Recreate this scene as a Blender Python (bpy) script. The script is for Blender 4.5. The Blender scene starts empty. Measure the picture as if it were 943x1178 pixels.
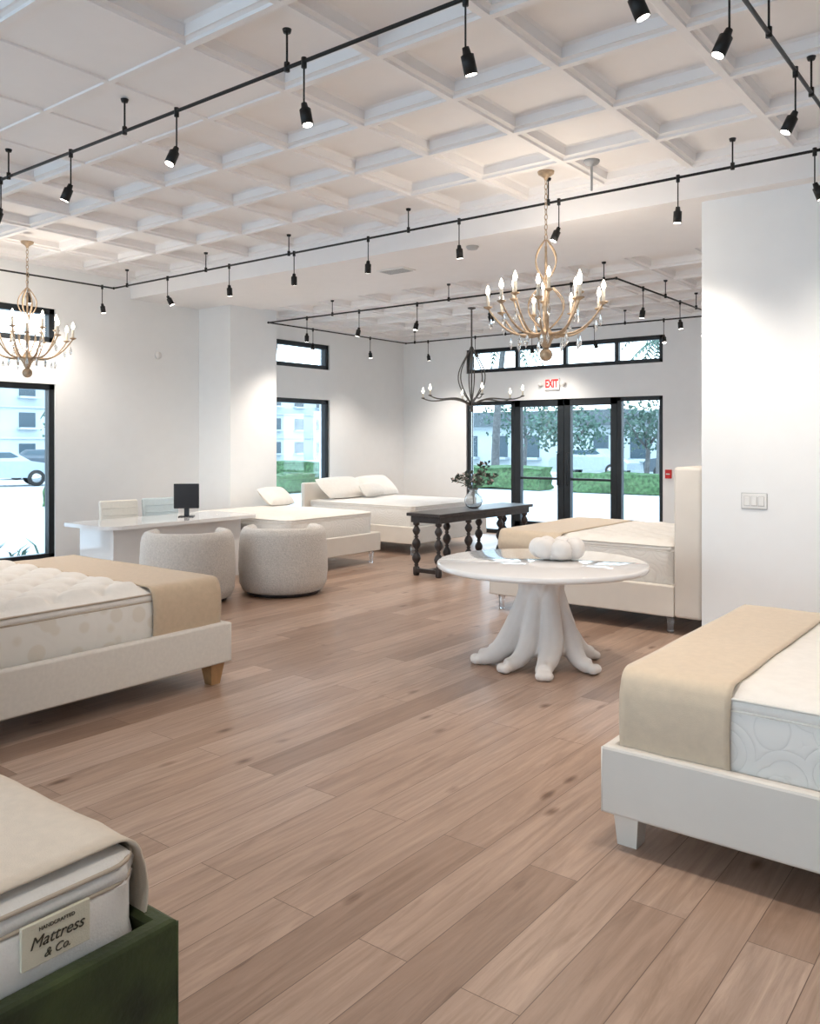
import bpy, bmesh, math, random
from mathutils import Vector, Matrix, noise
random.seed(7)
S=bpy.context.scene
COL=S.collection
pi=math.pi

# ------------------------------------------------------------------ materials
def mat(name,col,rough=.5,metal=0,var=.05,vscale=6,bump=0,bscale=80,emis=None,estr=0,coat=0,sheen=0,trans=0,ior=1.45):
    m=bpy.data.materials.new(name); m.use_nodes=True
    nt=m.node_tree; b=nt.nodes['Principled BSDF']
    tc=nt.nodes.new('ShaderNodeTexCoord')
    n=nt.nodes.new('ShaderNodeTexNoise'); n.inputs['Scale'].default_value=vscale; n.inputs['Detail'].default_value=4
    nt.links.new(tc.outputs['Object'],n.inputs['Vector'])
    r=nt.nodes.new('ShaderNodeValToRGB')
    r.color_ramp.elements[0].position=.3; r.color_ramp.elements[1].position=.7
    r.color_ramp.elements[0].color=tuple(max(0,c*(1-var)) for c in col)+(1,)
    r.color_ramp.elements[1].color=tuple(min(1,c*(1+var)) for c in col)+(1,)
    nt.links.new(n.outputs['Fac'],r.inputs['Fac'])
    nt.links.new(r.outputs['Color'],b.inputs['Base Color'])
    b.inputs['Roughness'].default_value=rough; b.inputs['Metallic'].default_value=metal
    b.inputs['IOR'].default_value=ior
    if coat: b.inputs['Coat Weight'].default_value=coat; b.inputs['Coat Roughness'].default_value=.05
    if sheen: b.inputs['Sheen Weight'].default_value=sheen
    if trans: b.inputs['Transmission Weight'].default_value=trans
    if emis: b.inputs['Emission Color'].default_value=tuple(emis)+(1,); b.inputs['Emission Strength'].default_value=estr
    if bump:
        n2=nt.nodes.new('ShaderNodeTexNoise'); n2.inputs['Scale'].default_value=bscale; n2.inputs['Detail'].default_value=3
        nt.links.new(tc.outputs['Object'],n2.inputs['Vector'])
        bp=nt.nodes.new('ShaderNodeBump'); bp.inputs['Strength'].default_value=bump; bp.inputs['Distance'].default_value=.01
        nt.links.new(n2.outputs['Fac'],bp.inputs['Height']); nt.links.new(bp.outputs['Normal'],b.inputs['Normal'])
    return m

def glass_mat(name,tint=(.97,.99,1)):
    m=bpy.data.materials.new(name); m.use_nodes=True; nt=m.node_tree; nt.nodes.clear()
    o=nt.nodes.new('ShaderNodeOutputMaterial'); t=nt.nodes.new('ShaderNodeBsdfTransparent'); g=nt.nodes.new('ShaderNodeBsdfGlossy')
    g.inputs['Roughness'].default_value=.03; t.inputs['Color'].default_value=tint+(1,)
    f=nt.nodes.new('ShaderNodeFresnel'); f.inputs['IOR'].default_value=1.35
    mx=nt.nodes.new('ShaderNodeMixShader')
    nt.links.new(f.outputs[0],mx.inputs[0]); nt.links.new(t.outputs[0],mx.inputs[1]); nt.links.new(g.outputs[0],mx.inputs[2]); nt.links.new(mx.outputs[0],o.inputs[0])
    return m

FLOOR=[(.31,.205,.15,1),(.41,.285,.215,1),(.48,.35,.275,1)]
def floor_mat():
    m=bpy.data.materials.new('oak_planks'); m.use_nodes=True; nt=m.node_tree; N=nt.nodes; L=nt.links
    b=N['Principled BSDF']
    tc=N.new('ShaderNodeTexCoord'); mp=N.new('ShaderNodeMapping'); mp.inputs['Rotation'].default_value=(0,0,pi/2)
    L.new(tc.outputs['Object'],mp.inputs['Vector'])
    br=N.new('ShaderNodeTexBrick'); br.offset=.37; br.offset_frequency=2; br.squash=1
    br.inputs['Scale'].default_value=1; br.inputs['Brick Width'].default_value=2.1; br.inputs['Row Height'].default_value=.205
    br.inputs['Mortar Size'].default_value=.0018; br.inputs['Mortar Smooth'].default_value=.3
    br.inputs['Color1'].default_value=(0,0,0,1); br.inputs['Color2'].default_value=(1,1,1,1); br.inputs['Mortar'].default_value=(.5,.5,.5,1)
    L.new(mp.outputs[0],br.inputs['Vector'])
    sep=N.new('ShaderNodeVectorMath'); sep.operation='MULTIPLY_ADD'; sep.inputs[1].default_value=(17,9,5)
    L.new(br.outputs['Color'],sep.inputs[0]); L.new(mp.outputs[0],sep.inputs[2])
    mg=N.new('ShaderNodeMapping'); mg.inputs['Scale'].default_value=(.8,11,1); L.new(sep.outputs[0],mg.inputs['Vector'])
    ng=N.new('ShaderNodeTexNoise'); ng.inputs['Scale'].default_value=1.8; ng.inputs['Detail'].default_value=10; ng.inputs['Roughness'].default_value=.68; ng.inputs['Distortion'].default_value=1.1
    L.new(mg.outputs[0],ng.inputs['Vector'])
    rp=N.new('ShaderNodeValToRGB'); e=rp.color_ramp.elements
    e[0].position=0; e[0].color=FLOOR[0]; e[1].position=1; e[1].color=FLOOR[2]
    x=e.new(.4); x.color=FLOOR[1]
    L.new(br.outputs['Color'],rp.inputs['Fac'])
    rg=N.new('ShaderNodeValToRGB'); e=rg.color_ramp.elements; e[0].position=.3; e[0].color=(.62,.57,.53,1); e[1].position=.64; e[1].color=(1.09,1.08,1.07,1)
    L.new(ng.outputs['Fac'],rg.inputs['Fac'])
    mul=N.new('ShaderNodeMixRGB'); mul.blend_type='MULTIPLY'; mul.inputs[0].default_value=.9
    L.new(rp.outputs[0],mul.inputs[1]); L.new(rg.outputs[0],mul.inputs[2])
    mk=N.new('ShaderNodeMapping'); mk.inputs['Scale'].default_value=(1.1,2.6,1); L.new(sep.outputs[0],mk.inputs['Vector'])
    nk=N.new('ShaderNodeTexVoronoi'); nk.inputs['Scale'].default_value=1.7; L.new(mk.outputs[0],nk.inputs['Vector'])
    nn=N.new('ShaderNodeMath'); nn.operation='MULTIPLY_ADD'; nn.inputs[1].default_value=.16; L.new(ng.outputs['Fac'],nn.inputs[0]); L.new(nk.outputs['Distance'],nn.inputs[2])
    rk=N.new('ShaderNodeValToRGB'); e=rk.color_ramp.elements; e[0].position=.115; e[0].color=(1,1,1,1); e[1].position=.22; e[1].color=(0,0,0,1)
    L.new(nn.outputs[0],rk.inputs['Fac'])
    mk2=N.new('ShaderNodeMixRGB'); mk2.blend_type='MULTIPLY'; L.new(rk.outputs[0],mk2.inputs[0]); L.new(mul.outputs[0],mk2.inputs[1]); mk2.inputs[2].default_value=(.38,.30,.24,1)
    mm=N.new('ShaderNodeMixRGB'); mm.blend_type='MIX'; L.new(br.outputs['Fac'],mm.inputs[0]); L.new(mk2.outputs[0],mm.inputs[1]); mm.inputs[2].default_value=(.14,.085,.06,1)
    L.new(mm.outputs[0],b.inputs['Base Color'])
    rr=N.new('ShaderNodeMapRange'); rr.inputs['To Min'].default_value=.26; rr.inputs['To Max'].default_value=.38; L.new(ng.outputs['Fac'],rr.inputs['Value']); L.new(rr.outputs[0],b.inputs['Roughness'])
    bp=N.new('ShaderNodeBump'); bp.inputs['Strength'].default_value=.35; bp.inputs['Distance'].default_value=.004; bp.invert=True
    L.new(br.outputs['Fac'],bp.inputs['Height'])
    bp2=N.new('ShaderNodeBump'); bp2.inputs['Strength'].default_value=.12; bp2.inputs['Distance'].default_value=.004
    L.new(ng.outputs['Fac'],bp2.inputs['Height']); L.new(bp.outputs[0],bp2.inputs['Normal']); L.new(bp2.outputs[0],b.inputs['Normal'])
    return m

def quilt_mat(name,col,col2,scale=9,amt=.5,bs=.3):
    m=mat(name,col,.85,var=.02)
    nt=m.node_tree; N=nt.nodes; L=nt.links; b=N['Principled BSDF']
    tc=N.new('ShaderNodeTexCoord'); v=N.new('ShaderNodeTexVoronoi'); v.feature='SMOOTH_F1'; v.inputs['Scale'].default_value=scale; v.inputs['Smoothness'].default_value=.2
    L.new(tc.outputs['Object'],v.inputs['Vector'])
    r=N.new('ShaderNodeValToRGB'); e=r.color_ramp.elements; e[0].position=.38; e[0].color=col2+(1,); e[1].position=.46; e[1].color=col+(1,)
    L.new(v.outputs['Distance'],r.inputs['Fac']); 
    mx=N.new('ShaderNodeMixRGB'); mx.inputs[0].default_value=amt; mx.inputs[1].default_value=col+(1,); L.new(r.outputs[0],mx.inputs[2]); L.new(mx.outputs[0],b.inputs['Base Color'])
    bp=N.new('ShaderNodeBump'); bp.inputs['Strength'].default_value=bs; bp.inputs['Distance'].default_value=.012; bp.invert=True
    L.new(v.outputs['Distance'],bp.inputs['Height']); L.new(bp.outputs[0],b.inputs['Normal'])
    return m

def stitch_mat(name,col):
    m=mat(name,col,.85,var=.02); nt=m.node_tree; N=nt.nodes; L=nt.links; b=N['Principled BSDF']
    tc=N.new('ShaderNodeTexCoord')
    v=N.new('ShaderNodeTexVoronoi'); v.inputs['Scale'].default_value=5; L.new(tc.outputs['Object'],v.inputs['Vector'])
    mu=N.new('ShaderNodeMath'); mu.operation='MULTIPLY'; mu.inputs[1].default_value=20; L.new(v.outputs['Distance'],mu.inputs[0])
    s=N.new('ShaderNodeMath'); s.operation='SINE'; L.new(mu.outputs[0],s.inputs[0])
    a=N.new('ShaderNodeMath'); a.operation='ABSOLUTE'; L.new(s.outputs[0],a.inputs[0])
    p=N.new('ShaderNodeMath'); p.operation='POWER'; p.inputs[1].default_value=.4; L.new(a.outputs[0],p.inputs[0])
    bp=N.new('ShaderNodeBump'); bp.inputs['Strength'].default_value=.4; bp.inputs['Distance'].default_value=.006
    L.new(p.outputs[0],bp.inputs['Height']); L.new(bp.outputs[0],b.inputs['Normal'])
    r=N.new('ShaderNodeValToRGB'); e=r.color_ramp.elements; e[0].position=.25; e[0].color=tuple(c*.92 for c in col)+(1,); e[1].position=.6; e[1].color=col+(1,)
    L.new(p.outputs[0],r.inputs['Fac']); L.new(r.outputs[0],b.inputs['Base Color'])
    return m

M={}
M['wall']=mat('wall_paint',(.85,.86,.865),.75,var=.01)
M['ceil']=mat('ceiling_paint',(.89,.87,.865),.7,var=.01)
M['black']=mat('black_aluminium',(.012,.016,.02),.4,var=.1)
M['trk']=mat('black_track_metal',(.012,.012,.012),.45,metal=.2)
M['glass']=glass_mat('window_glass')
M['floor']=floor_mat()
M['linen']=mat('cream_linen',(.74,.69,.625),.9,var=.04,vscale=40,bump=.25,bscale=400,sheen=.2)
M['white_leather']=mat('ivory_upholstery',(.72,.665,.60),.7,var=.02,bump=.1,bscale=200)
M['mtop']=mat('mattress_knit',(.79,.75,.70),.9,var=.03,vscale=20,bump=.2,bscale=150,sheen=.2)
M['mside_leaf']=quilt_mat('mattress_leaf_panel',(.78,.745,.69),(.67,.59,.48),8,.5)
M['mside']=stitch_mat('mattress_stitched_panel',(.76,.73,.69))
M['gold']=mat('tan_runner_fabric',(.56,.43,.30),.75,var=.05,vscale=30,bump=.15,bscale=300,sheen=.2)
M['cream_run']=mat('cream_runner_fabric',(.62,.50,.37),.75,var=.04,vscale=30,bump=.15,bscale=300,sheen=.2)
M['ivory_run']=mat('ivory_runner_fabric',(.70,.59,.47),.75,var=.04,vscale=30,bump=.15,bscale=300,sheen=.2)
M['piping']=mat('piping_cord',(.75,.71,.65),.7)
M['tan_piping']=mat('tan_piping_cord',(.50,.41,.32),.7)
M['velvet']=mat('green_velvet',(.032,.044,.010),.75,var=.6,vscale=5,bump=.3,bscale=50,sheen=.1)
M['oak']=mat('golden_oak',(.42,.24,.11),.5,var=.2,vscale=12)
M['acrylic']=mat('clear_acrylic',(.9,.92,.95),.05,trans=.9)
M['gloss']=mat('white_gloss_lacquer',(.80,.78,.77),.08,coat=.6,var=.01)
M['plaster']=mat('white_plaster',(.78,.74,.71),.45,var=.03,bump=.15,bscale=25)
M['boucle']=mat('boucle_wool',(.62,.575,.53),.95,var=.12,vscale=60,bump=1.0,bscale=90,sheen=.3)
M['chairw']=mat('white_chair_fabric',(.70,.67,.61),.9,var=.04,vscale=40,bump=.2,bscale=200)
M['chairb']=mat('pale_blue_chair_fabric',(.52,.60,.63),.9,var=.04,vscale=40,bump=.2,bscale=200)
M['darkwood']=mat('espresso_wood',(.035,.028,.027),.35,var=.3,vscale=14)
M['champ']=mat('champagne_gilt',(.46,.34,.23),.4,metal=.5,var=.25,vscale=30)
M['bronze']=mat('aged_bronze',(.13,.12,.11),.5,metal=.4,var=.2)
M['candle']=mat('candle_sleeve',(.80,.74,.64),.6)
M['bulb']=mat('glowing_bulb',(1,.9,.75),.3,emis=(1,.88,.70),estr=14)
M['lens']=mat('lit_lamp_lens',(1,.95,.85),.3,emis=(1,.92,.82),estr=14)
M['crystal']=mat('crystal_glass',(.93,.95,.97),.04,trans=.85)
M['screen']=mat('black_screen',(.012,.012,.016),.25)
M['red']=mat('red_plastic',(.6,.02,.02),.4)
M['redglow']=mat('red_exit_letters',(.8,.02,.02),.4,emis=(1,.02,.02),estr=.8)
M['signw']=mat('sign_face_white',(.80,.80,.80),.4)
M['plastic']=mat('white_plastic',(.80,.79,.77),.35)
M['grey']=mat('grey_plastic',(.42,.42,.42),.5)  # plain mid-grey plastic for ceiling fittings, vent slats and switch trim
M['label']=mat('label_cloth',(.70,.64,.50),.8,var=.04,bump=.2,bscale=300)
M['ink']=mat('label_ink',(.06,.05,.03),.7)
M['leaf']=mat('foliage_dark',(.06,.075,.06),.6,var=.4,vscale=20)
M['petal']=mat('pale_petals',(.55,.45,.42),.6,var=.2,vscale=20)
M['hedge']=mat('hedge_leaves',(.055,.115,.045),.8,var=.6,vscale=9,bump=1,bscale=14)
M['tleaf']=mat('tree_leaves',(.06,.11,.085),.8,var=.5,vscale=3)
M['palm']=mat('palm_leaf',(.05,.10,.07),.6,var=.4)
M['bark']=mat('palm_bark',(.11,.11,.11),.9,var=.3,bump=.6,bscale=20)
M['stucco']=mat('building_stucco',(.40,.45,.47),.9,var=.08,vscale=.4)
M['roof']=mat('roof_tile',(.10,.12,.13),.9,var=.2)
M['bwin']=mat('building_window',(.04,.07,.09),.2)
M['pave']=mat('concrete_pavement',(.48,.51,.53),.9,var=.06,vscale=.5)
M['carp']=mat('car_paint',(.34,.39,.43),.25,coat=.5)
M['carp2']=mat('dark_car_paint',(.06,.08,.10),.25,coat=.5)
M['tyre']=mat('tyre_rubber',(.02,.02,.02),.8)
M['chrome']=mat('brushed_steel',(.5,.5,.5),.25,metal=1)

# ------------------------------------------------------------------ mesh builder
class MB:
    def __init__(s): s.v=[]; s.f=[]; s.fm=[]; s.fs=[]; s.mats=[]
    def mi(s,m):
        if isinstance(m,str): m=M[m]
        if m not in s.mats: s.mats.append(m)
        return s.mats.index(m)
    def add(s,vs,fs,m,smooth=False,T=None):
        o=len(s.v); k=s.mi(m)
        for v in vs:
            v=Vector(v)
            if T is not None: v=T@v
            s.v.append(v)
        for f in fs:
            s.f.append([i+o for i in f]); s.fm.append(k); s.fs.append(smooth)
    def bm(s,b,m,smooth=False,T=None):
        b.verts.ensure_lookup_table(); b.verts.index_update()
        s.add([v.co.copy() for v in b.verts],[[v.index for v in f.verts] for f in b.faces],m,smooth,T); b.free()
    def box(s,lo,hi,m,bev=0,seg=2,T=None,smooth=None):
        b=bmesh.new(); bmesh.ops.create_cube(b,size=1)
        lo=Vector(lo);hi=Vector(hi);c=(lo+hi)/2;d=hi-lo
        for v in b.verts: v.co=Vector((v.co.x*d.x+c.x,v.co.y*d.y+c.y,v.co.z*d.z+c.z))
        if bev: bmesh.ops.bevel(b,geom=b.edges[:],offset=min(bev,min(abs(d.x),abs(d.y),abs(d.z))*.49),segments=seg,profile=.5,affect='EDGES')
        s.bm(b,m,(bev>0.02) if smooth is None else smooth,T)
    def lathe(s,prof,c,m,n=24,T=None,smooth=True,rf=None):
        vs=[];fs=[];c=Vector(c)
        for (r,z) in prof:
            for i in range(n):
                a=2*pi*i/n; vs.append(c+Vector((r*math.cos(a),r*math.sin(a),z)))
        k=len(prof)
        for j in range(k-1):
            for i in range(n): fs.append([j*n+i,j*n+(i+1)%n,(j+1)*n+(i+1)%n,(j+1)*n+i])
        if prof[0][0]>1e-4: fs.append([i for i in range(n)][::-1])
        if prof[-1][0]>1e-4: fs.append([(k-1)*n+i for i in range(n)])
        s.add(vs,fs,m,smooth,T)
    def tube(s,pts,r,m,n=8,closed=False,T=None,smooth=True):
        pts=[Vector(p) for p in pts]; k=len(pts)
        rr=r if isinstance(r,(list,tuple)) else [r]*k
        vs=[];fs=[]; prev=None
        for i,p in enumerate(pts):
            if closed: t=pts[(i+1)%k]-pts[i-1]
            else: t=pts[min(i+1,k-1)]-pts[max(i-1,0)]
            if t.length<1e-9: t=Vector((0,0,1))
            t.normalize()
            if prev is None:
                u=Vector((0,0,1)) if abs(t.z)<.9 else Vector((1,0,0))
                u=(u-t*u.dot(t)).normalized()
            else:
                u=(prev-t*prev.dot(t))
                u=u.normalized() if u.length>1e-6 else t.orthogonal().normalized()
            prev=u; w=t.cross(u)
            for j in range(n):
                a=2*pi*j/n; vs.append(p+(u*math.cos(a)+w*math.sin(a))*rr[i])
        for i in range(k if closed else k-1):
            i2=(i+1)%k
            for j in range(n): fs.append([i*n+j,i*n+(j+1)%n,i2*n+(j+1)%n,i2*n+j])
        if not closed: fs.append(list(range(n))[::-1]); fs.append([(k-1)*n+j for j in range(n)])
        s.add(vs,fs,m,smooth,T)
    def sph(s,c,r,m,n=16,T=None):
        if not isinstance(r,(tuple,list)): r=(r,r,r)
        b=bmesh.new(); bmesh.ops.create_uvsphere(b,u_segments=n,v_segments=max(6,n//2),radius=1)
        for v in b.verts: v.co=Vector((v.co.x*r[0]+c[0],v.co.y*r[1]+c[1],v.co.z*r[2]+c[2]))
        s.bm(b,m,True,T)
    def grid(s,fn,nu,nv,m,T=None,thick=0,smooth=True,merge=False):
        b=bmesh.new()
        V=[[b.verts.new(fn(i/(nu),j/(nv))) for j in range(nv+1)] for i in range(nu+1)]
        for i in range(nu):
            for j in range(nv): b.faces.new([V[i][j],V[i+1][j],V[i+1][j+1],V[i][j+1]])
        if merge: bmesh.ops.remove_doubles(b,verts=b.verts[:],dist=1e-4)
        if thick:
            b.normal_update(); bmesh.ops.solidify(b,geom=b.faces[:],thickness=thick)
        s.bm(b,m,smooth,T)
    def prism(s,poly,a,b_,axis,m,T=None):
        n=len(poly)
        def mk(p,q):
            return (p[0],q,p[1]) if axis=='y' else ((q,p[0],p[1]) if axis=='x' else (p[0],p[1],q))
        vs=[mk(p,a) for p in poly]+[mk(p,b_) for p in poly]
        fs=[list(range(n)),list(range(n,2*n))[::-1]]+[[i,(i+1)%n,n+(i+1)%n,n+i] for i in range(n)]
        s.add(vs,fs,m,False,T)
    def obj(s,name,loc=(0,0,0),rot=0,parent=None):
        me=bpy.data.meshes.new(name); me.from_pydata([tuple(v) for v in s.v],[],s.f)
        for m in s.mats: me.materials.append(m)
        for i,p in enumerate(me.polygons): p.material_index=s.fm[i]; p.use_smooth=s.fs[i]
        b=bmesh.new(); b.from_mesh(me); bmesh.ops.recalc_face_normals(b,faces=b.faces[:]); b.to_mesh(me); b.free()
        me.update()
        o=bpy.data.objects.new(name,me); COL.objects.link(o); o.location=loc; o.rotation_euler=(0,0,rot)
        if parent: o.parent=parent
        return o

# ------------------------------------------------------------------ room shell
XL=-10.24; YB=13.0; XR=3.6; YR=-4.0; ZC=3.9; ZS=3.65; YS=6.85
w=MB(); w.box((XL-.3,YR,-.06),(XR+.2,YB+.3,0),'floor'); w.obj('floor')

def wall_x(name,x0,x1,ya,yb,zt,ops):
    w=MB(); y=ya
    for (y0,y1,zs) in ops:
        w.box((x0,y,0),(x1,y0,zt),'wall'); z=0
        for (z0,z1) in zs:
            if z0>z: w.box((x0,y0,z),(x1,y1,z0),'wall')
            z=z1
        w.box((x0,y0,z),(x1,y1,zt),'wall'); y=y1
    w.box((x0,y,0),(x1,yb,zt),'wall'); return w.obj(name)
def wall_y(name,y0,y1,xa,xb,zt,ops):
    w=MB(); x=xa
    for (x0,x1,zs) in ops:
        w.box((x,y0,0),(x0,y1,zt),'wall'); z=0
        for (z0,z1) in zs:
            if z0>z: w.box((x0,y0,z),(x1,y1,z0),'wall')
            z=z1
        w.box((x0,y0,z),(x1,y1,zt),'wall'); x=x1
    w.box((x,y0,0),(xb,y1,zt),'wall'); return w.obj(name)
ZT=4.2
wall_x('wall_left',XL-.25,XL,YR,YB+.25,ZT,[(-3.6,-.6,[(.15,3.0)]),(3.85,5.75,[(.15,2.4),(2.93,3.37)]),(9.0,10.88,[(.15,2.4),(2.93,3.37)])])
wall_y('wall_back',YB,YB+.25,XL,-2.36,ZT,[(-8.76,-5.0,[(0,2.4),(2.93,3.37)])])
w=MB(); w.box((-2.36,7.0,0),(XR+.2,YB+.25,ZT),'wall'); w.obj('wall_partition')
w=MB(); w.box((XR,YR,0),(XR+.2,7.0,ZT),'wall'); w.obj('wall_right')
w=MB(); w.box((XL,8.02,0),(-9.52,8.93,ZS+.02),'wall',.004); w.obj('wall_pier')
wall_y('rear_light_baffle',YR-.25,YR,XL,XR,ZT,[(-9.9,-6.6,[(.1,3.2)]),(-6.3,-3.0,[(.1,3.2)]),(-2.7,.4,[(.1,3.2)])])  # unseen pierced wall behind the camera, added to cut rear sky light

# coffered ceiling
A=.77
def coffer(w,x0,y0,x1,y1,z,flat=False):
    rings=[(0,0),(.024,0),(.027,.018),(.046,.027),(.060,.027),(.066,.088),(.084,.100),(.098,.100)]
    if flat: rings=[(0,0),(.02,0),(.024,.012),(.03,.012)]
    if min(x1-x0,y1-y0)<.25: rings=[(0,0)]
    vs=[];fs=[]
    for (i,h) in rings: vs+=[(x0+i,y0+i,z+h),(x1-i,y0+i,z+h),(x1-i,y1-i,z+h),(x0+i,y1-i,z+h)]
    for k in range(len(rings)-1):
        for j in range(4): fs.append([k*4+j,k*4+(j+1)%4,(k+1)*4+(j+1)%4,(k+1)*4+j])
    k=len(rings)-1; fs.append([k*4,k*4+1,k*4+2,k*4+3]); w.add(vs,fs,'ceil')
w=MB()
y=YS; r=0
while y>YR:
    x=-10.24+.14; c=0
    while x<XR:
        flat=(r in (4,5) and -6.0<x+.3<-4.4)
        coffer(w,x,max(y-A,YR),min(x+A,XR),y,ZC,flat); x+=A; c+=1
    y-=A; r+=1
w.box((XL,YR,ZC),(XL+.14,YS,ZC+.1),'ceil')
w.box((XL,YS,ZS),(XR,8.6,ZT),'ceil')
w.box((XL,8.6,ZS),(XL+.3,YB,ZT),'ceil')
y=8.6
while y<YB-.05:
    x=XL+.3
    while x<-2.36:
        coffer(w,x,y,min(x+A,-2.36),min(y+A,YB),ZS); x+=A
    y+=A
w.box((XL-.3,YR-.25,ZT),(XR+.2,YB+.3,ZT+.1),'ceil')  # unseen roof slab over the coffers, added to keep sky light out
w.obj('ceiling')
w=MB(); w.box((XL,-.6,0),(XL+.015,8.02,.12),'wall'); w.box((XL,8.93,0),(XL+.015,YB,.12),'wall'); w.obj('baseboard_left')
w=MB(); w.box((-2.36,6.985,0),(XR,7.0,.12),'wall'); w.obj('baseboard_partition')
w=MB(); w.box((XL,YB-.015,0),(-8.8,YB,.12),'wall'); w.box((-4.96,YB-.015,0),(-2.36,YB,.12),'wall'); w.obj('baseboard_back')

# windows
def win_x(name,x,y0,y1,z0,z1,muls=()):
    w=MB(); t=.075; d0=x-.14; d1=x-.03
    w.box((d0,y0,z0),(d1,y0+t,z1),'black',.006); w.box((d0,y1-t,z0),(d1,y1,z1),'black',.006)
    w.box((d0,y0,z0),(d1,y1,z0+t),'black',.006); w.box((d0,y0,z1-t),(d1,y1,z1),'black',.006)
    for m in muls: w.box((d0+.01,m-.03,z0),(d1-.01,m+.03,z1),'black',.006)
    w.box((x-.09,y0+t,z0+t),(x-.082,y1-t,z1-t),'glass'); w.obj(name)
def win_y(name,y,x0,x1,z0,z1,muls=(),t=.07,bot=None):
    w=MB(); d0=y+.03; d1=y+.14; bt=bot or t
    w.box((x0,d0,z0),(x0+t,d1,z1),'black',.006); w.box((x1-t,d0,z0),(x1,d1,z1),'black',.006)
    w.box((x0,d0,z0),(x1,d1,z0+bt),'black',.006); w.box((x0,d0,z1-t),(x1,d1,z1),'black',.006)
    for m in muls: w.box((m-.035,d0+.01,z0),(m+.035,d1-.01,z1),'black',.006)
    w.box((x0+t,y+.082,z0+bt),(x1-t,y+.09,z1-t),'glass'); return w
win_x('window_1',XL,3.85,5.75,.15,2.4); win_x('window_2',XL,3.85,5.75,2.93,3.37)
win_x('window_3',XL,9.0,10.88,.15,2.4); win_x('window_4',XL,9.0,10.88,2.93,3.37)
win_y('w',YB,-8.76,-5.0,2.93,3.37,(-7.7,-6.75,-5.8)).obj('window_5')
win_y('w',YB,-8.76,-7.74,0,2.4).obj('window_6'); win_y('w',YB,-5.78,-5.0,0,2.4).obj('window_7')
for nm,a,b,hs in (('door_1',-7.74,-6.76,1),('door_2',-6.76,-5.78,-1)):
    w=win_y(nm,YB,a+.003,b-.003,0.005,2.4,t=.12,bot=.25)
    hx=(b-.09) if hs==1 else (a+.09)
    w.tube([(hx,YB+.03,.9),(hx,YB-.03,.92),(hx,YB-.03,1.45),(hx,YB+.03,1.47)],.012,'black')
    w.box((a+.12,YB+.04,1.0),(b-.12,YB+.1,1.04),'black'); w.obj(nm)

# ------------------------------------------------------------------ beds
def mattress(w,x0,x1,hy,z0,z1,top,side,tuft=0,sp=.3,pip='piping',bulge=.012,tx=0):
    h=z1-z0
    P=[(.03,z0),(.006,z0+.012),(0,z0+.03),(-bulge,z0+h*.25),(-bulge*1.3,z0+h*.45),(-bulge,z0+h*.65),(-.002,z1-.066),(.005,z1-.06),(-.002,z1-.053),(-.006,z1-.035),(.004,z1-.017),(.022,z1-.005),(.05,z1)]
    def axis(lo,hi,n):
        L=[(lo+p,z,1) for p,z in P]; a=lo+.05; b=hi-.05
        L+=[(a+(b-a)*i/n,z1,0) for i in range(1,n)]
        L+=[(hi-p,z,1) for p,z in P[::-1]]; return L
    st=.022 if tuft>.02 else .04
    AX=axis(x0,x1,int((x1-x0)/st)); AY=axis(-hy,hy,int(2*hy/st))
    r=.09
    b=bmesh.new()
    V=[]
    def cc(v,lo,hi):
        if v<lo+r: return -1,(lo+r)-v
        if v>hi-r: return 1,v-(hi-r)
        return 0,0
    for (x,zx,sx) in AX:
        row=[]
        for (y,zy,sy) in AY:
            z=min(zx,zy); X,Y=x,y
            sxn,dx=cc(x,x0,x1); syn,dy=cc(y,-hy,hy)
            if sxn and syn:
                d=math.hypot(dx,dy)
                if d>r+.015:
                    k=(r)/d; X=(x0+r if sxn<0 else x1-r)+sxn*dx*k; Y=(-hy+r if syn<0 else hy-r)+syn*dy*k
            if z>=z1-1e-6:
                e=min(x-x0,x1-x,y+hy,hy-y); e=min(1,max(0,(e-.04)/.08))
                z+=.02*e
                if tuft and x>tx:
                    a=(x-x0)/sp; c=(y+hy)/sp
                    best=9
                    for (oa,oc) in ((0,0),(.5,.5)):
                        da=a-oa-round(a-oa); dc=c-oc-round(c-oc); best=min(best,math.hypot(da,dc))
                    s1=abs(math.sin(pi*(a+c)))*abs(math.sin(pi*(a-c)))
                    z+=e*min(1,(x-tx)/.05)*tuft*(.55*s1**.35-.7*math.exp(-(best/.13)**2)+.15)
                else: z+=e*.004*noise.noise(Vector((x*5,y*5,0)))
            row.append(b.verts.new((X,Y,z)))
        V.append(row)
    for i in range(len(AX)-1):
        for j in range(len(AY)-1):
            f=b.faces.new([V[i][j],V[i+1][j],V[i+1][j+1],V[i][j+1]])
            s=i<6 or j<6 or i>=len(AX)-7 or j>=len(AY)-7
            f.material_index=1 if s else 0
    bmesh.ops.remove_doubles(b,verts=b.verts[:],dist=2e-4)
    b.verts.index_update()
    vs=[v.co.copy() for v in b.verts]
    ft=[[v.index for v in f.verts] for f in b.faces if f.material_index==0]; fsd=[[v.index for v in f.verts] for f in b.faces if f.material_index==1]
    b.free()
    w.add(vs,ft,top,True); w.add(vs,fsd,side,True)
    for zz,off in ((z1-.015,.006),(z1-.060,.003),(z0+.02,.006)):
        lp=[]
        for cx,cy,a0 in ((x1-r,hy-r,0),(x0+r,hy-r,90),(x0+r,-hy+r,180),(x1-r,-hy+r,270)):
            for k in range(7):
                a=math.radians(a0+k*15); lp.append((cx+(r+off-.004)*math.cos(a),cy+(r+off-.004)*math.sin(a),zz))
        w.tube(lp,.006,pip,6,closed=True)

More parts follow.
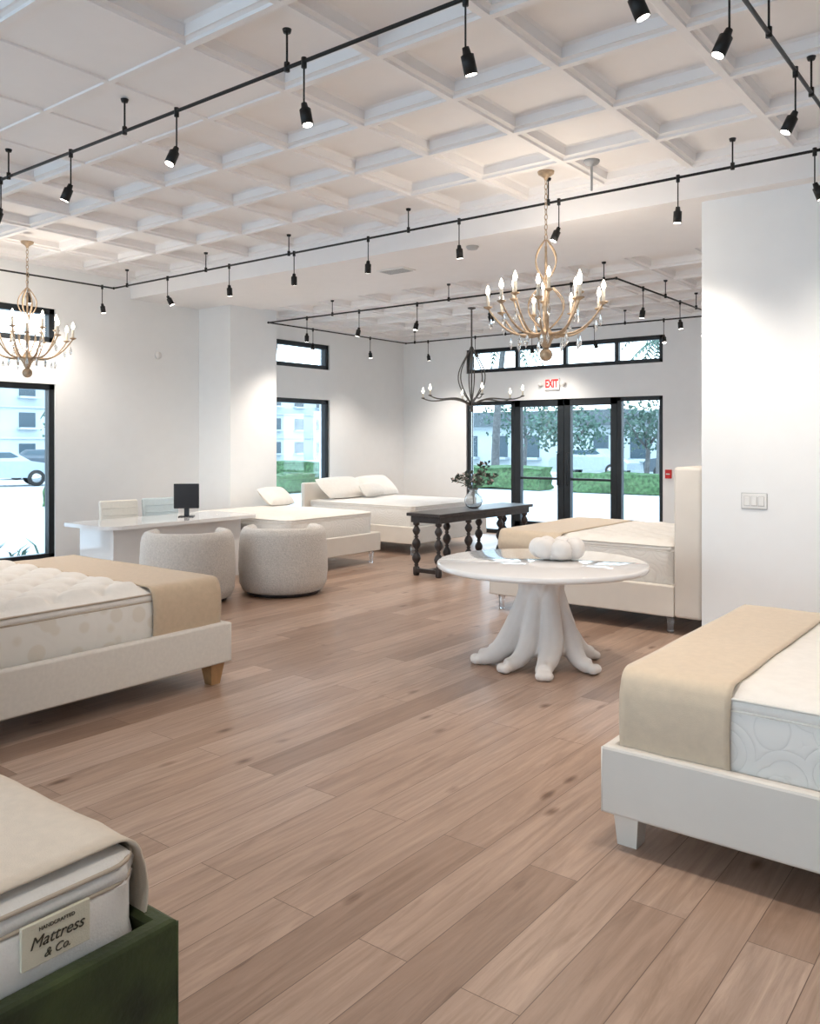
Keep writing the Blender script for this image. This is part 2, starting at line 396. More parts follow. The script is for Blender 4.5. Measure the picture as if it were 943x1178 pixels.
def runner(w,xa,xb,hy,z1,zh,m,wr=.004,seed=0):
    o=.016
    prof=[]
    hang=z1-zh
    for i in range(12): t=i/11; prof.append((-hy-o-.012*math.sin(pi*t)-.006,zh+t*(hang-.05)))
    for i in range(1,7): a=i/7*pi/2; prof.append((-hy-o+.06*(1-math.cos(a)),z1-.05+.078*math.sin(a)))
    k=30
    for i in range(k+1): y=-hy+.05+(2*hy-.1)*i/k; prof.append((y,z1+.03))
    h=prof[:18]
    prof+=[(-y,z) for y,z in h[::-1]]
    N=len(prof)-1
    def fn(u,v):
        f=v*N; i=min(int(f),N-1); t=f-i
        y=prof[i][0]*(1-t)+prof[i+1][0]*t; z=prof[i][1]*(1-t)+prof[i+1][1]*t
        x=xa+(xb-xa)*u
        q=noise.noise(Vector((x*6+seed,y*2.2,z*3)))
        if abs(y)<hy-.03: z+=wr*q+.002
        else: y+=(wr*2.2*noise.noise(Vector((x*9+seed,3,z*1.5)))+.004)*(1 if y>0 else -1)
        x+=.006*noise.noise(Vector((seed,y*3,z*3)))
        return (x,y,z)
    w.grid(fn,16,N,m,thick=.007)

def bed(name,loc,rot,L,W,fm,legm,z0=.15,z1=.42,top=.72,mt='mtop',ms='mside',tuft=0,sp=.3,run=None,legs='block',head=1.15,headt=.1,pip='piping',label=False,inset=.07):
    w=MB(); hy=W/2
    w.box((.02,-hy+.02,z0+.01),(L-.02,hy-.02,z1-.06),fm)
    t=.055
    vs=[];prof=[(.03,z0),(.008,z0),(0,z0+.01),(0,z1-.014),(.004,z1-.005),(.014,z1),(t-.012,z1),(t,z1-.012),(t,z1-.08)]
    for (i,z) in prof: vs+=[(i,-hy+i,z),(L-i,-hy+i,z),(L-i,hy-i,z),(i,hy-i,z)]
    w.add(vs,[[k*4+j,k*4+(j+1)%4,(k+1)*4+(j+1)%4,(k+1)*4+j] for k in range(len(prof)-1) for j in range(4)],fm,False)
    for sy in (-1,1): w.tube([(.003,sy*(hy-.003),z0+.004),(.003,sy*(hy-.003),z1-.008)],.005,fm,6)
    if head: w.box((L,-hy-.005,z0 if legs!='none' else .02),(L+headt,hy+.005,head),fm,.03,4)
    for sx in (.09,L-.06):
        for sy in (-hy+.09,hy-.09):
            TT=Matrix.Translation((sx,sy,0))@Matrix.Rotation(pi/4,4,'Z')@Matrix.Translation((-sx,-sy,0))
            if legs=='block': w.lathe([(.058,0),(.075,z0+.01)],(sx,sy,0),legm,4,T=TT,smooth=False)
            elif legs=='taper': w.lathe([(.05,0),(.085,z0+.01)],(sx,sy,0),legm,4,T=TT,smooth=False)
            elif legs=='round': w.lathe([(.025,0),(.03,.02),(.022,.04),(.03,z0*.6),(.035,z0+.01)],(sx,sy,0),legm,16)
            else: w.box((sx-.04,sy-.04,0),(sx+.04,sy+.04,z0+.01),'black')
    mattress(w,inset,L-.01,hy-inset,z1-.07,top,mt,ms,tuft,sp,pip,tx=run[1] if run else 0)
    if run:
        a,b,m,zh=run; runner(w,a,b,hy-inset,top,zh,m,seed=L*3+W)
    if label:
        w.box((inset-.022,-label[1],top-.145),(inset-.012,-label[0],top-.048),'label',.002)
    return w.obj(name,loc,rot)

bedA=bed('platform_bed',(-5.5,3.8,0),-pi/2,2.1,2.0,'linen','oak',ms='mside_leaf',tuft=.065,sp=.32,run=(.06,.60,'gold',.39),legs='taper',pip='tan_piping',top=.70)
bedB=bed('platform_bed',(-1.49,4.15,0),0,2.1,1.9,'white_leather','white_leather',z0=.135,z1=.41,top=.69,run=(.06,.50,'cream_run',.38))
bedC=bed('velvet_bed',(-1.76,.34,0),pi,2.1,1.95,'velvet','black',z0=.08,z1=.45,top=.63,ms='mtop',run=(.085,.95,'ivory_run',.42),legs='none',pip='tan_piping',head=1.2,inset=.06,label=(.59,.755))
bedD=bed('platform_bed',(-7.4,8.0,0),pi,2.0,1.75,'white_leather','acrylic',z0=.17,z1=.42,top=.70,legs='round',head=0)
bedE=bed('platform_bed',(-7.4,10.6,0),pi,2.2,1.95,'white_leather','acrylic',z0=.17,z1=.42,top=.72,legs='round',head=1.0)
bedF=bed('platform_bed',(-4.48,8.02,0),0,1.86,1.92,'white_leather','acrylic',z0=.15,z1=.42,top=.76,legs='round',head=1.44,headt=.24,run=(.08,.75,'cream_run',.6),tuft=.025,sp=.25)

for txt,sz,dz,nm in (('HANDCRAFTED',.012,.032,'a'),('Mattress',.037,.004,'b'),('& Co.',.027,-.028,'c')):
    cu=bpy.data.curves.new('label_print','FONT'); cu.body=txt; cu.size=sz; cu.extrude=.0006; cu.align_x='CENTER'; cu.align_y='CENTER'; cu.materials.append(M['ink'])
    if nm!='a': cu.shear=.35
    o=bpy.data.objects.new('label_print_'+nm,cu); COL.objects.link(o); o.parent=bedC
    o.location=(.0365,-.6725,.63-.0965+dz); o.rotation_euler=(pi/2,0,-pi/2)

def pillow(w,c,sx,sy,sz,m,T=None):
    def mk(sgn):
        def fn(u,v):
            a=u*2-1;b=v*2-1
            e=(max(0,1-a**4)*max(0,1-b**4))**.5
            kx=1-.07*(b*b)*(abs(a)); ky=1-.07*(a*a)*abs(b)
            return (c[0]+a*sx*ky,c[1]+b*sy*kx,c[2]+sgn*sz*e)
        return fn
    w.grid(mk(1),16,16,m,T=T); w.grid(mk(-1),16,16,m,T=T)
for (x,y,z,sx,sy,an) in ((-9.32,10.2,.91,.24,.50,40),(-9.32,11.1,.91,.24,.42,40),(-9.2,8.62,.85,.2,.26,35),(-9.02,10.6,.87,.13,.26,48)):
    w=MB(); pillow(w,(0,0,0),sx,sy,.075,'mtop',T=Matrix.Rotation(math.radians(an),4,'Y')); w.obj('bed_pillow',(x,y,z),0)

# ------------------------------------------------------------------ round pedestal table
root=bpy.data.objects.new('round_pedestal_table',None); COL.objects.link(root); root.location=(-3.07,5.56,0)
w=MB()
w.lathe([(.0,.715),(.765,.715),(.778,.722),(.782,.735),(.778,.752),(.768,.76),(0,.76)],(0,0,0),'gloss',96)
w.obj('table_top',parent=root)
w=MB()
w.lathe([(.22,.09),(.245,.13),(.23,.20),(.20,.28),(.175,.38),(.155,.50),(.152,.58),(.165,.66),(.19,.714)],(0,0,0),'plaster',32)
for (a,R,s) in ((-.95,.45,1.05),(-.05,.42,.95),(.9,.41,1.0),(1.95,.43,.95),(2.9,.44,1.05),(3.85,.46,1.1),(4.6,.39,.9)):
    pts=[];rs=[]
    for k in range(14):
        t=k/13; aa=a+.45*(1-t)**2+.08*math.sin(t*6+a)
        r=.105+(R-.105)*(t**1.35); z=.60*(1-t)**2.0+.05
        pts.append((r*math.cos(aa),r*math.sin(aa),z)); rs.append(s*(.040+.042*math.sin(pi*min(1,t*.9+.08))**1.1))
    rs[-1]=.054*s; rs[-2]=.060*s
    pts=[(p[0],p[1],max(p[2],rr_*.75)) for p,rr_ in zip(pts,rs)]
    w.tube(pts,rs,'plaster',14)
    for da in (-.14,.12):
        q=Vector(pts[-1]); ex=Vector((math.cos(a+da*5),math.sin(a+da*5),0))*.035
        w.sph((q.x+ex.x,q.y+ex.y,.034),(.044*s,.044*s,.036),'plaster',14)
    aa=a+.5
    w.tube([(.15*math.cos(aa-.15),.15*math.sin(aa-.15),.22),(.125*math.cos(aa+.1),.125*math.sin(aa+.1),.5),(.155*math.cos(aa+.3),.155*math.sin(aa+.3),.70)],[.055,.040,.04],'plaster',10)
w.v=[Vector((v.x,v.y,max(v.z,0.0))) for v in w.v]
base=w.obj('tree_root_base',parent=root)
rm=base.modifiers.new('merge','REMESH'); rm.mode='VOXEL'; rm.voxel_size=.008; rm.use_smooth_shade=True
sm=base.modifiers.new('soften','SMOOTH'); sm.factor=.6; sm.iterations=8
w=MB()
for i in range(7):
    a=2*pi*i/7; 
    w.sph((.14*math.cos(a),.14*math.sin(a),.082),(.08,.08,.078),'plaster',20)
    a+=.45
    w.sph((.10*math.cos(a),.10*math.sin(a),.045),(.07,.07,.045),'plaster',16)
w.lathe([(0,.012),(.12,.012),(.15,.06),(.14,.07),(.1,.04),(0,.035)],(0,0,0),'plaster',32)
w.obj('bubble_bowl',(-3.05,5.78,.76))

# ------------------------------------------------------------------ barrel chairs
def chair(loc,rot):
    w=MB(); R=.475
    def H(th):
        d=abs((th+pi)%(2*pi)-pi)
        return .735 if d<2.2 else .735-.28*min(1,(d-2.2)/.4)
    def fn(u,v):
        th=v*2*pi; h=H(th)
        pts=[(.40,.035),(.44,.05),(R,.12),(R+.014,.28),(R+.008,.45),(R-.002,h-.12),(R-.012,h-.06),(R-.04,h-.015),(R-.08,h),(R-.12,h-.02),(R-.15,h-.07),(R-.15,.44),(R-.15,.38)]
        f=u*(len(pts)-1); i=min(int(f),len(pts)-2); q=f-i
        r=pts[i][0]*(1-q)+pts[i+1][0]*q; z=pts[i][1]*(1-q)+pts[i+1][1]*q
        r+=.004*noise.noise(Vector((math.cos(th)*12,math.sin(th)*12,z*12)))
        return (r*math.cos(th),r*math.sin(th),z)
    w.grid(fn,36,72,'boucle',merge=True)
    w.lathe([(0,.34),(.30,.34),(.335,.37),(.335,.42),(.30,.45),(0,.46)],(0,0,0),'boucle',40)
    w.lathe([(0,.0),(.38,.0),(.40,.012),(.40,.04),(0,.04)],(0,0,0),'darkwood',40)
    w.obj('barrel_chair',loc,rot)
chair((-7.2,5.5,0),-.65); chair((-6.78,6.46,0),-.7)

# ------------------------------------------------------------------ desk
w=MB()
x0,x1,y0,y1=-8.85,-7.95,5.05,7.15
def rr(cx,cy,r,a0,n=8): return [(cx+r*math.cos(math.radians(a0+90*k/n)),cy+r*math.sin(math.radians(a0+90*k/n))) for k in range(n+1)]
poly=rr(x1-.08,y1-.08,.08,0)+rr(x0+.05,y1-.05,.05,90)+rr(x0+.05,y0+.05,.05,180)+rr(x1-.2,y0+.2,.2,270)
w.prism(poly,.71,.75,'z','gloss')
w.box((-8.75,5.2,0),(-8.151,5.26,.709),'gloss'); w.box((-8.75,6.9,0),(-8.151,6.98,.709),'gloss')
w.box((-8.15,5.2,0.0),(-8.09,6.98,.709),'gloss')
w.obj('reception_desk')
w=MB(); w.box((-.015,-.15,.10),(.015,.15,.40),'screen',.008); w.box((-.03,-.03,.01),(-.012,.03,.25),'screen'); w.box((-.10,-.09,0),(.07,.09,.012),'screen',.004)
w.obj('computer_monitor',(-8.38,6.38,.75),math.radians(-45))
# upholstered chairs tucked in behind the desk
for (x,y,m) in ((-9.2,6.12,'chairw'),(-9.2,6.74,'chairb')):
    w=MB()
    w.box((-.24,-.25,.42),(.26,.25,.50),m,.03,3)
    T=Matrix.Translation((-.22,0,.46))@Matrix.Rotation(math.radians(-8),4,'Y')
    w.box((-.035,-.25,0),(.035,.25,.46),m,.025,3,T=T)
    for k in range(1,5): w.tube([(.036,-.22,.09*k),(.036,.22,.09*k)],.004,m,6,T=T)
    for sx in (-.2,.2):
        for sy in (-.2,.2): w.lathe([(.012,0),(.02,.43)],(sx,sy,0),'chrome',10)
    w.obj('desk_chair',(x,y,0),-.15)

# ------------------------------------------------------------------ console
w=MB(); x0,x1,y0,y1=-6.42,-5.9,8.2,10.45
w.box((x0,y0,.74),(x1,y1,.78),'darkwood',.006); w.box((x0+.04,y0+.04,.66),(x1-.04,y1-.04,.74),'darkwood',.004)
prof=[(.032,0),(.04,.02),(.04,.10),(.022,.115),(.03,.13),(.022,.145),(.05,.19),(.055,.22),(.045,.255),(.018,.29),(.030,.305),(.018,.32),(.045,.36),(.055,.395),(.045,.43),(.018,.465),(.03,.48),(.018,.495),(.042,.53),(.05,.56),(.03,.60),(.02,.615),(.04,.63),(.04,.67)]
for yy in (y0+.09,(y0+y1)/2-.38,(y0+y1)/2+.38,y1-.09):
    for xx in (x0+.09,x1-.09): w.lathe(prof,(xx,yy,0),'darkwood',20)
    w.box((x0+.07,yy-.03,.04),(x1-.07,yy+.03,.09),'darkwood',.006)
w.box(((x0+x1)/2-.03,y0+.09,.045),((x0+x1)/2+.03,y1-.09,.085),'darkwood',.006)
w.obj('turned_leg_console_table')
w=MB()
w.lathe([(.0,.0),(.055,0),(.10,.03),(.125,.09),(.11,.15),(.065,.20),(.05,.23),(.075,.26),(.07,.262),(.044,.23),(.06,.2),(.105,.15),(.118,.09),(.095,.035),(.05,.01),(0,.01)],(0,0,0),'crystal',28)
random.seed(3)
for i in range(26):
    a=random.uniform(0,2*pi); R=random.uniform(.12,.36); h=random.uniform(.34,.60)
    pts=[(0,0,.05),(.02*math.cos(a),.02*math.sin(a),.24),(R*.5*math.cos(a),R*.5*math.sin(a),.24+(h-.24)*.7),(R*math.cos(a),R*math.sin(a),h)]
    w.tube(pts,.003,'leaf',5)
    for k in range(12):
        t=random.uniform(.35,1); p=Vector(pts[2]).lerp(Vector(pts[3]),t) if t>.5 else Vector(pts[1]).lerp(Vector(pts[2]),t+.4)
        d=Vector((random.uniform(-1,1),random.uniform(-1,1),random.uniform(-.5,1))).normalized(); s=d.orthogonal().normalized()*.017; l=random.uniform(.04,.07)
        w.add([p,p+d*l*.5+s,p+d*l,p+d*l*.5-s],[[0,1,2,3]],'petal' if random.random()<.25 else 'leaf')
w.obj('vase_with_branches',(-6.15,9.3,.78))

# ------------------------------------------------------------------ chandeliers
CH=24
def chandelier(loc,ztop):
    w=MB(); H=ztop
    w.sph((0,0,.05),(.055,.055,.055),'champ',20)
    w.lathe([(.012,.09),(.03,.11),(.05,.16),(.075,.2),(.05,.24),(.02,.28),(.016,.40),(.035,.44),(.02,.48),(.014,.62),(.03,.66),(.012,.70),(.01,.95)],(0,0,0),'champ',20)
    def arm(a,R,zc):
        ca,sa=math.cos(a),math.sin(a); pts=[]
        z0=.22
        for k in range(15):
            t=k/14
            r=.03+(R-.03)*(t**.8); z=z0+(zc-z0)*(t**2.1)-.03*math.sin(pi*t)
            pts.append((r*ca,r*sa,z))
        w.tube(pts,[.012-.005*k/14 for k in range(15)],'champ',8)
        x,y=R*ca,R*sa
        w.lathe([(.006,zc-.01),(.035,zc+.006),(.038,zc+.014),(.012,zc+.012)],(x,y,0),'champ',14)
        w.lathe([(.013,zc+.01),(.013,zc+.11),(0,zc+.112)],(x,y,0),'candle',12)
        w.lathe([(.006,zc+.11),(.018,zc+.135),(.016,zc+.155),(.004,zc+.19),(0,zc+.195)],(x,y,0),'bulb',12)
        for q in (.55,.97):
            k=int(q*14); px,py,pz=pts[k]; 
            w.tube([(px,py,pz),(px,py,pz-.05)],.0015,'champ',4)
            w.lathe([(0,pz-.15),(.015,pz-.115),(.016,pz-.09),(.003,pz-.05),(0,pz-.05)],(px,py,0),'crystal',8,smooth=False)
    for i in range(9): arm(2*pi*i/9+.2,.48,.44)
    for i in range(6): arm(2*pi*i/6+.05,.30,.53)
    for i in range(6):
        a=2*pi*i/6; ca,sa=math.cos(a),math.sin(a)
        pts=[((.012+.085*math.sin(pi*t)**1)*ca,(.012+.085*math.sin(pi*t))*sa,.66+.34*t) for t in [k/12 for k in range(13)]]
        w.tube(pts,.006,'champ',6)
        pts=[((.02+.15*math.sin(pi*t*.9))*ca,(.02+.15*math.sin(pi*t*.9))*sa,.25+.35*t) for t in [k/12 for k in range(13)]]
        w.tube(pts,.005,'champ',6)
    z=1.0
    k=0
    while z<H-.06:
        T=Matrix.Translation((0,0,z+.025))@Matrix.Rotation(pi/2*(k%2),4,'Z')
        w.tube([(.013*math.cos(q*pi/5),0,.026*math.sin(q*pi/5)) for q in range(10)],.0035,'champ',5,closed=True,T=T)
        z+=.042; k+=1
    w.lathe([(.012,H-.07),(.02,H-.05),(.065,H-.02),(.07,H),(0,H)],(0,0,0),'champ',24)
    o=w.obj('candle_chandelier',loc)
    l=bpy.data.lights.new('chandelier_glow','POINT'); l.energy=CH; l.color=(1,.88,.74); l.shadow_soft_size=.35
    lo=bpy.data.objects.new('chandelier_glow',l); COL.objects.link(lo); lo.location=(0,0,.72); lo.parent=o
chandelier((-3.38,6.2,2.33),3.9-2.33); chandelier((-9.15,4.8,2.38),3.9-2.38)

w=MB()
H=3.65-2.1
w.sph((0,0,.03),.03,'bronze',14)
w.lathe([(.01,.05),(.025,.08),(.012,.13),(.012,H-.03),(.06,H-.015),(.06,H),(0,H)],(0,0,0),'bronze',16)
for i in range(6):
    a=2*pi*i/6+.25; ca,sa=math.cos(a),math.sin(a)
    pts=[]
    for k in range(19):
        t=k/18; r=.02+.76*t; z=.10+.12*math.sin(pi*t)*(1-t)*1.3+.12*t**3
        pts.append((r*ca,r*sa,z))
    w.tube(pts,[.015-.007*k/18 for k in range(19)],'bronze',6)
    x,y,z=pts[-1]
    w.lathe([(.006,z-.01),(.035,z+.006),(.012,z+.012)],(x,y,0),'bronze',12)
    w.lathe([(.013,z+.01),(.013,z+.08),(0,z+.082)],(x,y,0),'candle',10)
    w.lathe([(.006,z+.08),(.020,z+.105),(.005,z+.16),(0,z+.165)],(x,y,0),'bulb',10)
    pts=[((.012+.24*math.sin(pi*t)**1.2*(1-.35*t))*ca,(.012+.24*math.sin(pi*t)**1.2*(1-.35*t))*sa,.12+.85*t) for t in [k/16 for k in range(17)]]
    w.tube(pts,.009,'bronze',6)
w.obj('branch_chandelier',(-6.91,10.4,2.1))

w=MB(); w.lathe([(.010,-.24),(.010,-.04),(.05,-.03),(.065,-.012),(.065,0),(0,0)],(0,0,0),'grey',24); w.obj('ceiling_canopy',(-2.96,6.18,3.9))
w=MB(); w.lathe([(0,-.03),(.05,-.03),(.065,-.01),(.065,0),(0,0)],(0,0,0),'grey',24); w.obj('soffit_duct',(-4.74,7.15,3.65))  # small round duct fitting under the soffit
w=MB()
w.box((-.2,-.12,-.012),(.2,.12,0),'plastic',.003)
for k in range(7): w.box((-.17,-.09+k*.03,-.016),(.17,-.078+k*.03,-.006),'grey')
w.obj('ceiling_vent',(-6.1,7.6,3.65))

# ------------------------------------------------------------------ track lights
SP=54
def track(pts,zt,zc,heads,rods):
    o0=Vector((pts[0][0],pts[0][1],zt))
    w=MB()
    P=[Vector((p[0],p[1],zt))-o0 for p in pts]
    for a,b in zip(P[:-1],P[1:]): w.tube([a,b],.011,'trk',8)
    for p in P: w.sph(p,.018,'trk',8)
    lights=[]
    for (x,y) in rods:
        p=Vector((x,y,zt))-o0
        w.tube([p,p+Vector((0,0,zc-zt))],.006,'trk',6); w.lathe([(.020,zc-zt-.02),(.026,zc-zt),(0,zc-zt)],(p.x,p.y,0),'trk',12); w.tube([p+Vector((0,0,-.02)),p+Vector((0,0,.03))],.016,'trk',8)
    for (x,y) in heads:
        p=Vector((x,y,zt))-o0
        w.tube([p+Vector((0,0,-.035)),p+Vector((0,0,.02))],.015,'trk',8)
        w.tube([p,p+Vector((0,0,-.235))],.005,'trk',6)
        d=Vector((random.uniform(-.45,.45),random.uniform(-.45,.45),-1)).normalized()
        q=p+Vector((0,0,-.225))
        w.tube([q,q+d*.03,q+d*.035,q+d*.12],[.016,.020,.031,.032],'trk',16)
        w.tube([q+d*.119,q+d*.123],.026,'lens',16)
        lights.append((o0+q+d*.14,d))
    ob=w.obj('track_light',o0)
    for i,(p,d) in enumerate(lights):
        if i%2: continue
        l=bpy.data.lights.new('spot_lamp','SPOT'); l.energy=SP*(2 if p.x<-2 else 1.3); l.spot_size=math.radians(115); l.spot_blend=1; l.color=(1,.90,.79); l.shadow_soft_size=.08
        lo=bpy.data.objects.new('spot_lamp',l); COL.objects.link(lo); lo.parent=ob; lo.location=p-o0; lo.rotation_euler=d.to_track_quat('-Z','Y').to_euler()
zt=3.69
track([(-9.9,3.2),(1.5,3.2)],zt,ZC,[(x,3.2) for x in (-1.36,-2.16,-3.2,-4.3,-5.5,-6.5,-7.6,-8.8,.2,1.2)],[(x,3.2) for x in (-1.9,-3.33,-4.85,-6.38,-8.0,-.4)])
track([(-9.9,3.0),(-9.9,6.37),(1.5,6.37)],zt,ZC,[(x,6.37) for x in (-.2,-1.36,-2.33,-3.35,-4.37,-5.47,-6.52,-7.58,-8.74)]+[(-9.9,6.2),(-9.9,5.2),(-9.9,4.1)],[(x,6.37) for x in (-1.92,-.6,-3.45,-4.96,-6.6,-8.0,-9.6)]+[(-9.9,4.8)])
track([(-1.15,.5),(-1.15,6.37)],zt-.001,ZC,[(-1.15,y) for y in (1.4,2.6,3.77,4.93,5.75)],[(-1.15,y) for y in (2.0,4.4,5.3)])
zt=3.45
track([(-9.4,8.65),(-3.85,8.65),(-3.85,12.0),(-9.4,12.0),(-9.4,8.65)],zt,ZS,[(x,8.66) for x in (-4.4,-5.5,-6.6,-7.6,-8.6)]+[(-3.85,y) for y in (9.4,10.6,11.6)]+[(x,12.0) for x in (-4.6,-5.7,-6.8,-7.9,-8.9)]+[(-9.4,9.6),(-9.4,11.0)],[(x,8.66) for x in (-4.0,-6.1,-8.1)]+[(-3.85,10.1),(-3.85,11.2)]+[(x,12.0) for x in (-5.2,-7.3,-9.2)])

# ------------------------------------------------------------------ wall items
w=MB(); w.box((-.095,-.008,-.06),(.095,0,.06),'plastic',.003)
w.box((-.1,-.003,-.065),(.1,-.001,.065),'grey')
for k in (-.055,0,.055): w.box((k-.02,-.014,-.035),(k+.02,-.006,.035),'plastic',.003); w.box((k-.023,-.009,-.038),(k+.023,-.0075,.038),'grey')
w.obj('light_switch_plate',(-1.94,7.0,1.18))
w=MB(); w.box((-.14,-.05,-.1),(.14,0,.1),'signw',.006); 
w.sph((-.22,-.05,0),(.04,.04,.04),'plastic',12); w.sph((.22,-.05,0),(.04,.04,.04),'plastic',12); w.box((-.24,-.03,-.02),(.24,0,.02),'plastic')
ex=w.obj('exit_sign',(-6.95,YB,2.66))
cu=bpy.data.curves.new('exit_text','FONT'); cu.body='EXIT'; cu.size=.16; cu.extrude=.002; cu.offset=.005; cu.align_x='CENTER'; cu.align_y='CENTER'; cu.materials.append(M['redglow'])
o=bpy.data.objects.new('exit_text',cu); COL.objects.link(o); o.parent=ex; o.location=(0,-.053,0); o.rotation_euler=(pi/2,0,0); o.scale=(.75,1.2,1)
w=MB(); w.box((-.05,-.04,-.07),(.05,0,.07),'red',.006); w.box((-.03,-.05,-.01),(.03,-.04,.01),'signw'); w.obj('fire_alarm',(-4.9,YB,1.15))
w=MB(); w.lathe([(0,-.03),(.05,-.025),(.055,0),(0,0)],(0,0,0),'plastic',20,T=Matrix.Rotation(pi/2,4,'Y')@Matrix.Rotation(pi,4,'X')); w.obj('motion_sensor',(XL,7.3,2.9))

# ------------------------------------------------------------------ outdoors
w=MB(); w.box((-90,-40,-.2),(40,90,-.12),'pave'); w.obj('street_ground')
def hedge(name,lo,hi,seed):
    w=MB(); b=bmesh.new(); bmesh.ops.create_cube(b,size=1)
    bmesh.ops.subdivide_edges(b,edges=b.edges[:],cuts=14,use_grid_fill=True)
    lo=Vector(lo);hi=Vector(hi);c=(lo+hi)/2;d=hi-lo
    for v in b.verts:
        p=Vector((v.co.x*d.x+c.x,v.co.y*d.y+c.y,v.co.z*d.z+c.z)); n=noise.noise_vector(p*3.1+Vector((seed,0,0)))*.13; v.co=p+n
    w.bm(b,'hedge',False); w.obj(name)
hedge('hedge',(-30,27,-.1),(-15,28,.75),1); hedge('hedge',(-14,27,-.1),(-3,28,.55),2)
hedge('hedge',(-22,12,-.1),(-21,24,.5),3)
def palm(loc,h,lean,seed,n=16,fl=2.0):
    w=MB(); random.seed(seed)
    pts=[(lean[0]*t*t,lean[1]*t*t,h*t) for t in [k/10 for k in range(11)]]
    w.tube(pts,[.2-.09*k/10 for k in range(11)],'bark',12)
    top=Vector(pts[-1])
    for i in range(n):
        a=2*pi*i/n+random.uniform(-.2,.2); e=random.uniform(.2,1.1); L=fl*random.uniform(.8,1.1)
        sp=[]
        for k in range(9):
            t=k/8; sp.append(top+Vector((math.cos(a)*L*t,math.sin(a)*L*t,L*(e*t-1.1*t*t))))
        w.tube(sp,.02,'palm',4)
        sd=Vector((-math.sin(a),math.cos(a),0))
        for k in range(1,9):
            p=sp[k]; q=sp[k-1]
            for j in (0,.5):
                c=q.lerp(p,j); l=.55*math.sin(pi*min(.95,(k-.5+j)/8.5))*fl/2
                for s in (-1,1):
                    tip=c+sd*s*l+Vector((0,0,-.35*l))+(p-q)*.8
                    w.add([c,c+(p-q)*.35,tip],[[0,1,2]],'palm')
    return w.obj('palm_tree',loc)
palm((-13.9,12.4,-.12),6.5,(.9,.5),1,fl=2.4); palm((-12,31,-.12),5.6,(.3,0),2); palm((-9.2,34,-.12),5.0,(-.5,0),3); palm((-20,32,-.12),6.5,(.5,0),4); palm((-24,11,-.12),7,(0,1),5)
palm((-7.6,31,-.12),4.2,(.2,0),8); palm((-30,18.5,-.12),4.2,(.2,0),9)
def tree(loc,h,r,seed,n=700):
    w=MB(); random.seed(seed)
    w.tube([(0,0,0),(.1,0,h*.4),(0,.1,h*.7)],[.12,.09,.05],'bark',10)
    for i in range(6): 
        a=i*1.05; w.tube([(.05,0,h*.45),(r*.6*math.cos(a),r*.6*math.sin(a),h*.8)],[.05,.02],'bark',6)
    for i in range(n):
        d=Vector((random.gauss(0,1),random.gauss(0,1),random.gauss(0,1))).normalized()*random.uniform(.35,1)
        p=Vector((d.x*r,d.y*r,h*.72+d.z*r*.7)); q=Vector((random.uniform(-1,1),random.uniform(-1,1),random.uniform(-1,1))).normalized(); s=q.orthogonal().normalized()*.06
        w.add([p,p+q*.1+s,p+q*.22,p+q*.1-s],[[0,1,2,3]],'tleaf')
    w.obj('shade_tree',loc)
tree((-15.4,30,-.12),3.2,1.6,1); tree((-34,12.5,-.12),3.0,1.8,3); tree((-13.2,32.5,-.12),3.4,1.7,4); tree((-40,24,-.12),4,2.2,6); tree((-22,38,-.12),4.4,2.4,7); tree((-4.6,37,-.12),4,2.4,9)
def building(loc,dx,dy,h,floors,nw,roof=True,rot=0):
    w=MB(); w.box((-dx/2,-dy/2,0),(dx/2,dy/2,h),'stucco')
    fh=h/floors
    for f in range(floors):
        for i in range(nw):
            for side in (0,1):
                D=dx if side==0 else dy
                c=-D/2+(i+.5)*D/nw; ww=D/nw*.2
                z0=f*fh+fh*.3; z1=f*fh+fh*.78
                if side==0: w.box((c-ww,-dy/2-.06,z0),(c+ww,-dy/2+.05,z1),'bwin'); w.box((c-ww-.15,-dy/2-.5,z0-.15),(c+ww+.15,-dy/2,z0),'stucco')
                else: w.box((dx/2-.05,c-ww,z0),(dx/2+.06,c+ww,z1),'bwin'); w.box((dx/2,c-ww-.15,z0-.15),(dx/2+.5,c+ww+.15,z0),'stucco')
        w.box((-dx/2-.15,-dy/2-.15,f*fh+fh*.93),(dx/2+.15,dy/2+.15,f*fh+fh),'stucco')
    if roof:
        e=.6; w.prism([(-dx/2-e,h),(dx/2+e,h),(dx/2-dx*.1,h+.9),(-dx/2+dx*.1,h+.9)],-dy/2-e,dy/2+e,'y','roof')
    w.obj('street_building',loc,rot)
building((-26,50,-.12),16,8,2.8,1,7); building((-11,49,-.12),9,8,2.8,1,5); building((2,50,-.12),10,8,2.8,1,5)
building((-62,27,-.12),10,26,6.5,3,9); building((-66,54,-.12),10,22,7,3,7)
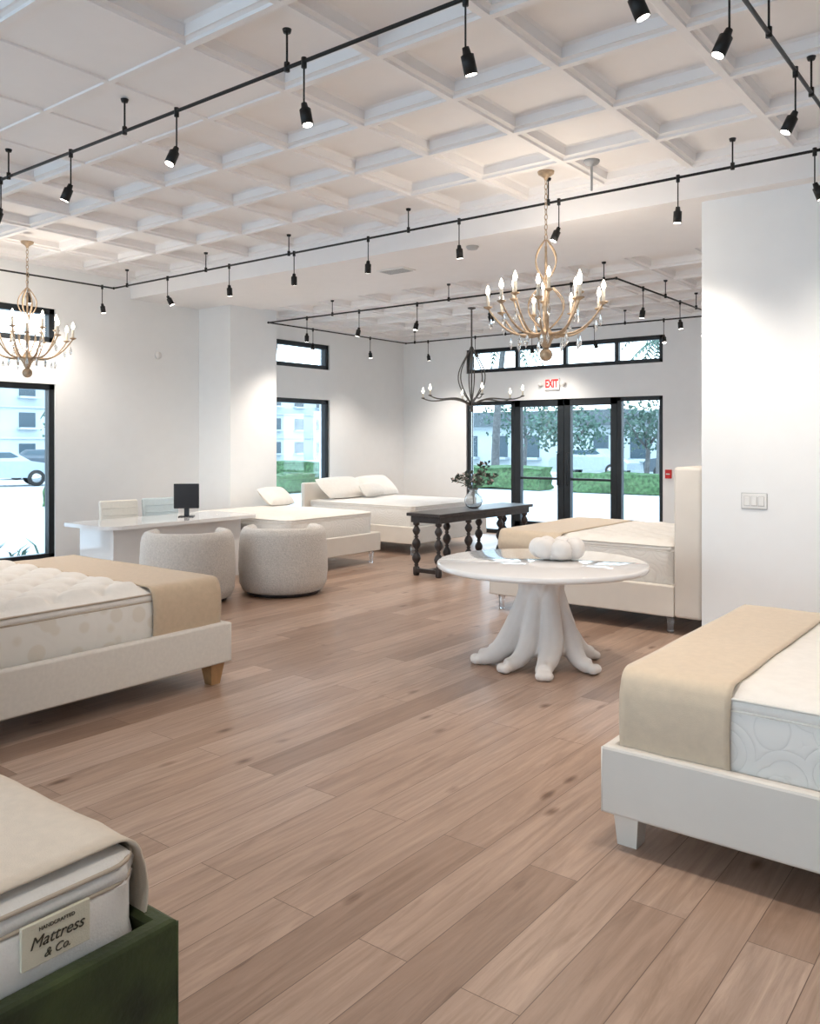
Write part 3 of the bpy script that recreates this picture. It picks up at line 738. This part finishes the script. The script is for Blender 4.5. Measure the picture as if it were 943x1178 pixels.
def car(loc,rot,cm='carp'):
    w=MB()
    prof=[(-2.2,.35),(-2.25,.75),(-2.1,.95),(-1.55,1.02),(-.95,1.42),(.45,1.45),(1.15,1.02),(2.0,.88),(2.22,.7),(2.2,.35)]
    b=bmesh.new()
    f0=[b.verts.new((p[0],-.85 if p[1]<1.1 else -.66,p[1])) for p in prof]; f1=[b.verts.new((p[0],.85 if p[1]<1.1 else .66,p[1])) for p in prof]
    n=len(prof); b.faces.new(f0); b.faces.new(f1[::-1])
    for i in range(n): b.faces.new([f0[i],f1[i],f1[(i+1)%n],f0[(i+1)%n]])
    w.bm(b,cm)
    for s in (-1,1):
        w.add([(-1.35,s*.835,1.03),(-.9,s*.70,1.36),(.4,s*.70,1.38),(.98,s*.835,1.03)],[[0,1,2,3]],'bwin')
        for x in (-1.4,1.35):
            T=Matrix.Translation((x,s*.8,.33))@Matrix.Rotation(pi/2,4,'X'); w.lathe([(0,-.1),(.3,-.1),(.33,-.06),(.33,.06),(.3,.1),(0,.1)],(0,0,0),'tyre',24,T=T); w.lathe([(0,-.11),(.19,-.11),(.19,.11),(0,.11)],(0,0,0),'chrome',16,T=T)
    w.add([(-1.57,-.6,1.03),(-1.57,.6,1.03),(-.98,.6,1.42),(-.98,-.6,1.42)],[[0,1,2,3]],'bwin')
    w.obj('parked_car',loc,rot)
car((-34,16.6,-.12),1.2); car((-39,21.5,-.12),1.1,'carp2'); car((-26,34,-.12),0); car((-13.8,40,-.12),0,'carp2'); car((-19.5,41,-.12),0)
w=MB(); random.seed(9)
for i in range(60):
    a=random.uniform(0,2*pi); bx=random.uniform(-.4,.4); by=random.uniform(-.8,.8); L=random.uniform(.35,.62); d=Vector((math.cos(a)*.4,math.sin(a)*.4,1)); s=Vector((-math.sin(a),math.cos(a),0))*.03
    p=Vector((bx,by,0)); w.add([p-s,p+s,p+d*L*.6+s,p+d*L+Vector((d.x*.2,d.y*.2,-.1)),p+d*L*.6-s],[[0,1,2,3,4]],'palm')
w.obj('garden_plants',(-11.5,5.3,-.12))

# ------------------------------------------------------------------ world + camera
wd=bpy.data.worlds.new('World'); S.world=wd; wd.use_nodes=True
nt=wd.node_tree; bg=nt.nodes['Background']
tc=nt.nodes.new('ShaderNodeTexCoord'); sx=nt.nodes.new('ShaderNodeSeparateXYZ'); nt.links.new(tc.outputs['Generated'],sx.inputs[0])
rp=nt.nodes.new('ShaderNodeValToRGB'); e=rp.color_ramp.elements; e[0].position=0; e[0].color=(.76,.90,1,1); e[1].position=.6; e[1].color=(.60,.81,1,1)
nt.links.new(sx.outputs['Z'],rp.inputs['Fac']); nt.links.new(rp.outputs[0],bg.inputs['Color']); bg.inputs['Strength'].default_value=5.0

cam=bpy.data.cameras.new('Camera'); co=bpy.data.objects.new('Camera',cam); COL.objects.link(co)
cam.sensor_fit='AUTO'; cam.sensor_width=36; cam.lens=965/1178*36; cam.shift_y=-80/1178
co.location=(0,0,1.65); co.rotation_euler=(pi/2,0,math.radians(37.8)); cam.clip_end=300
S.camera=co
S.view_settings.view_transform='Standard'
S.view_settings.exposure=0.12
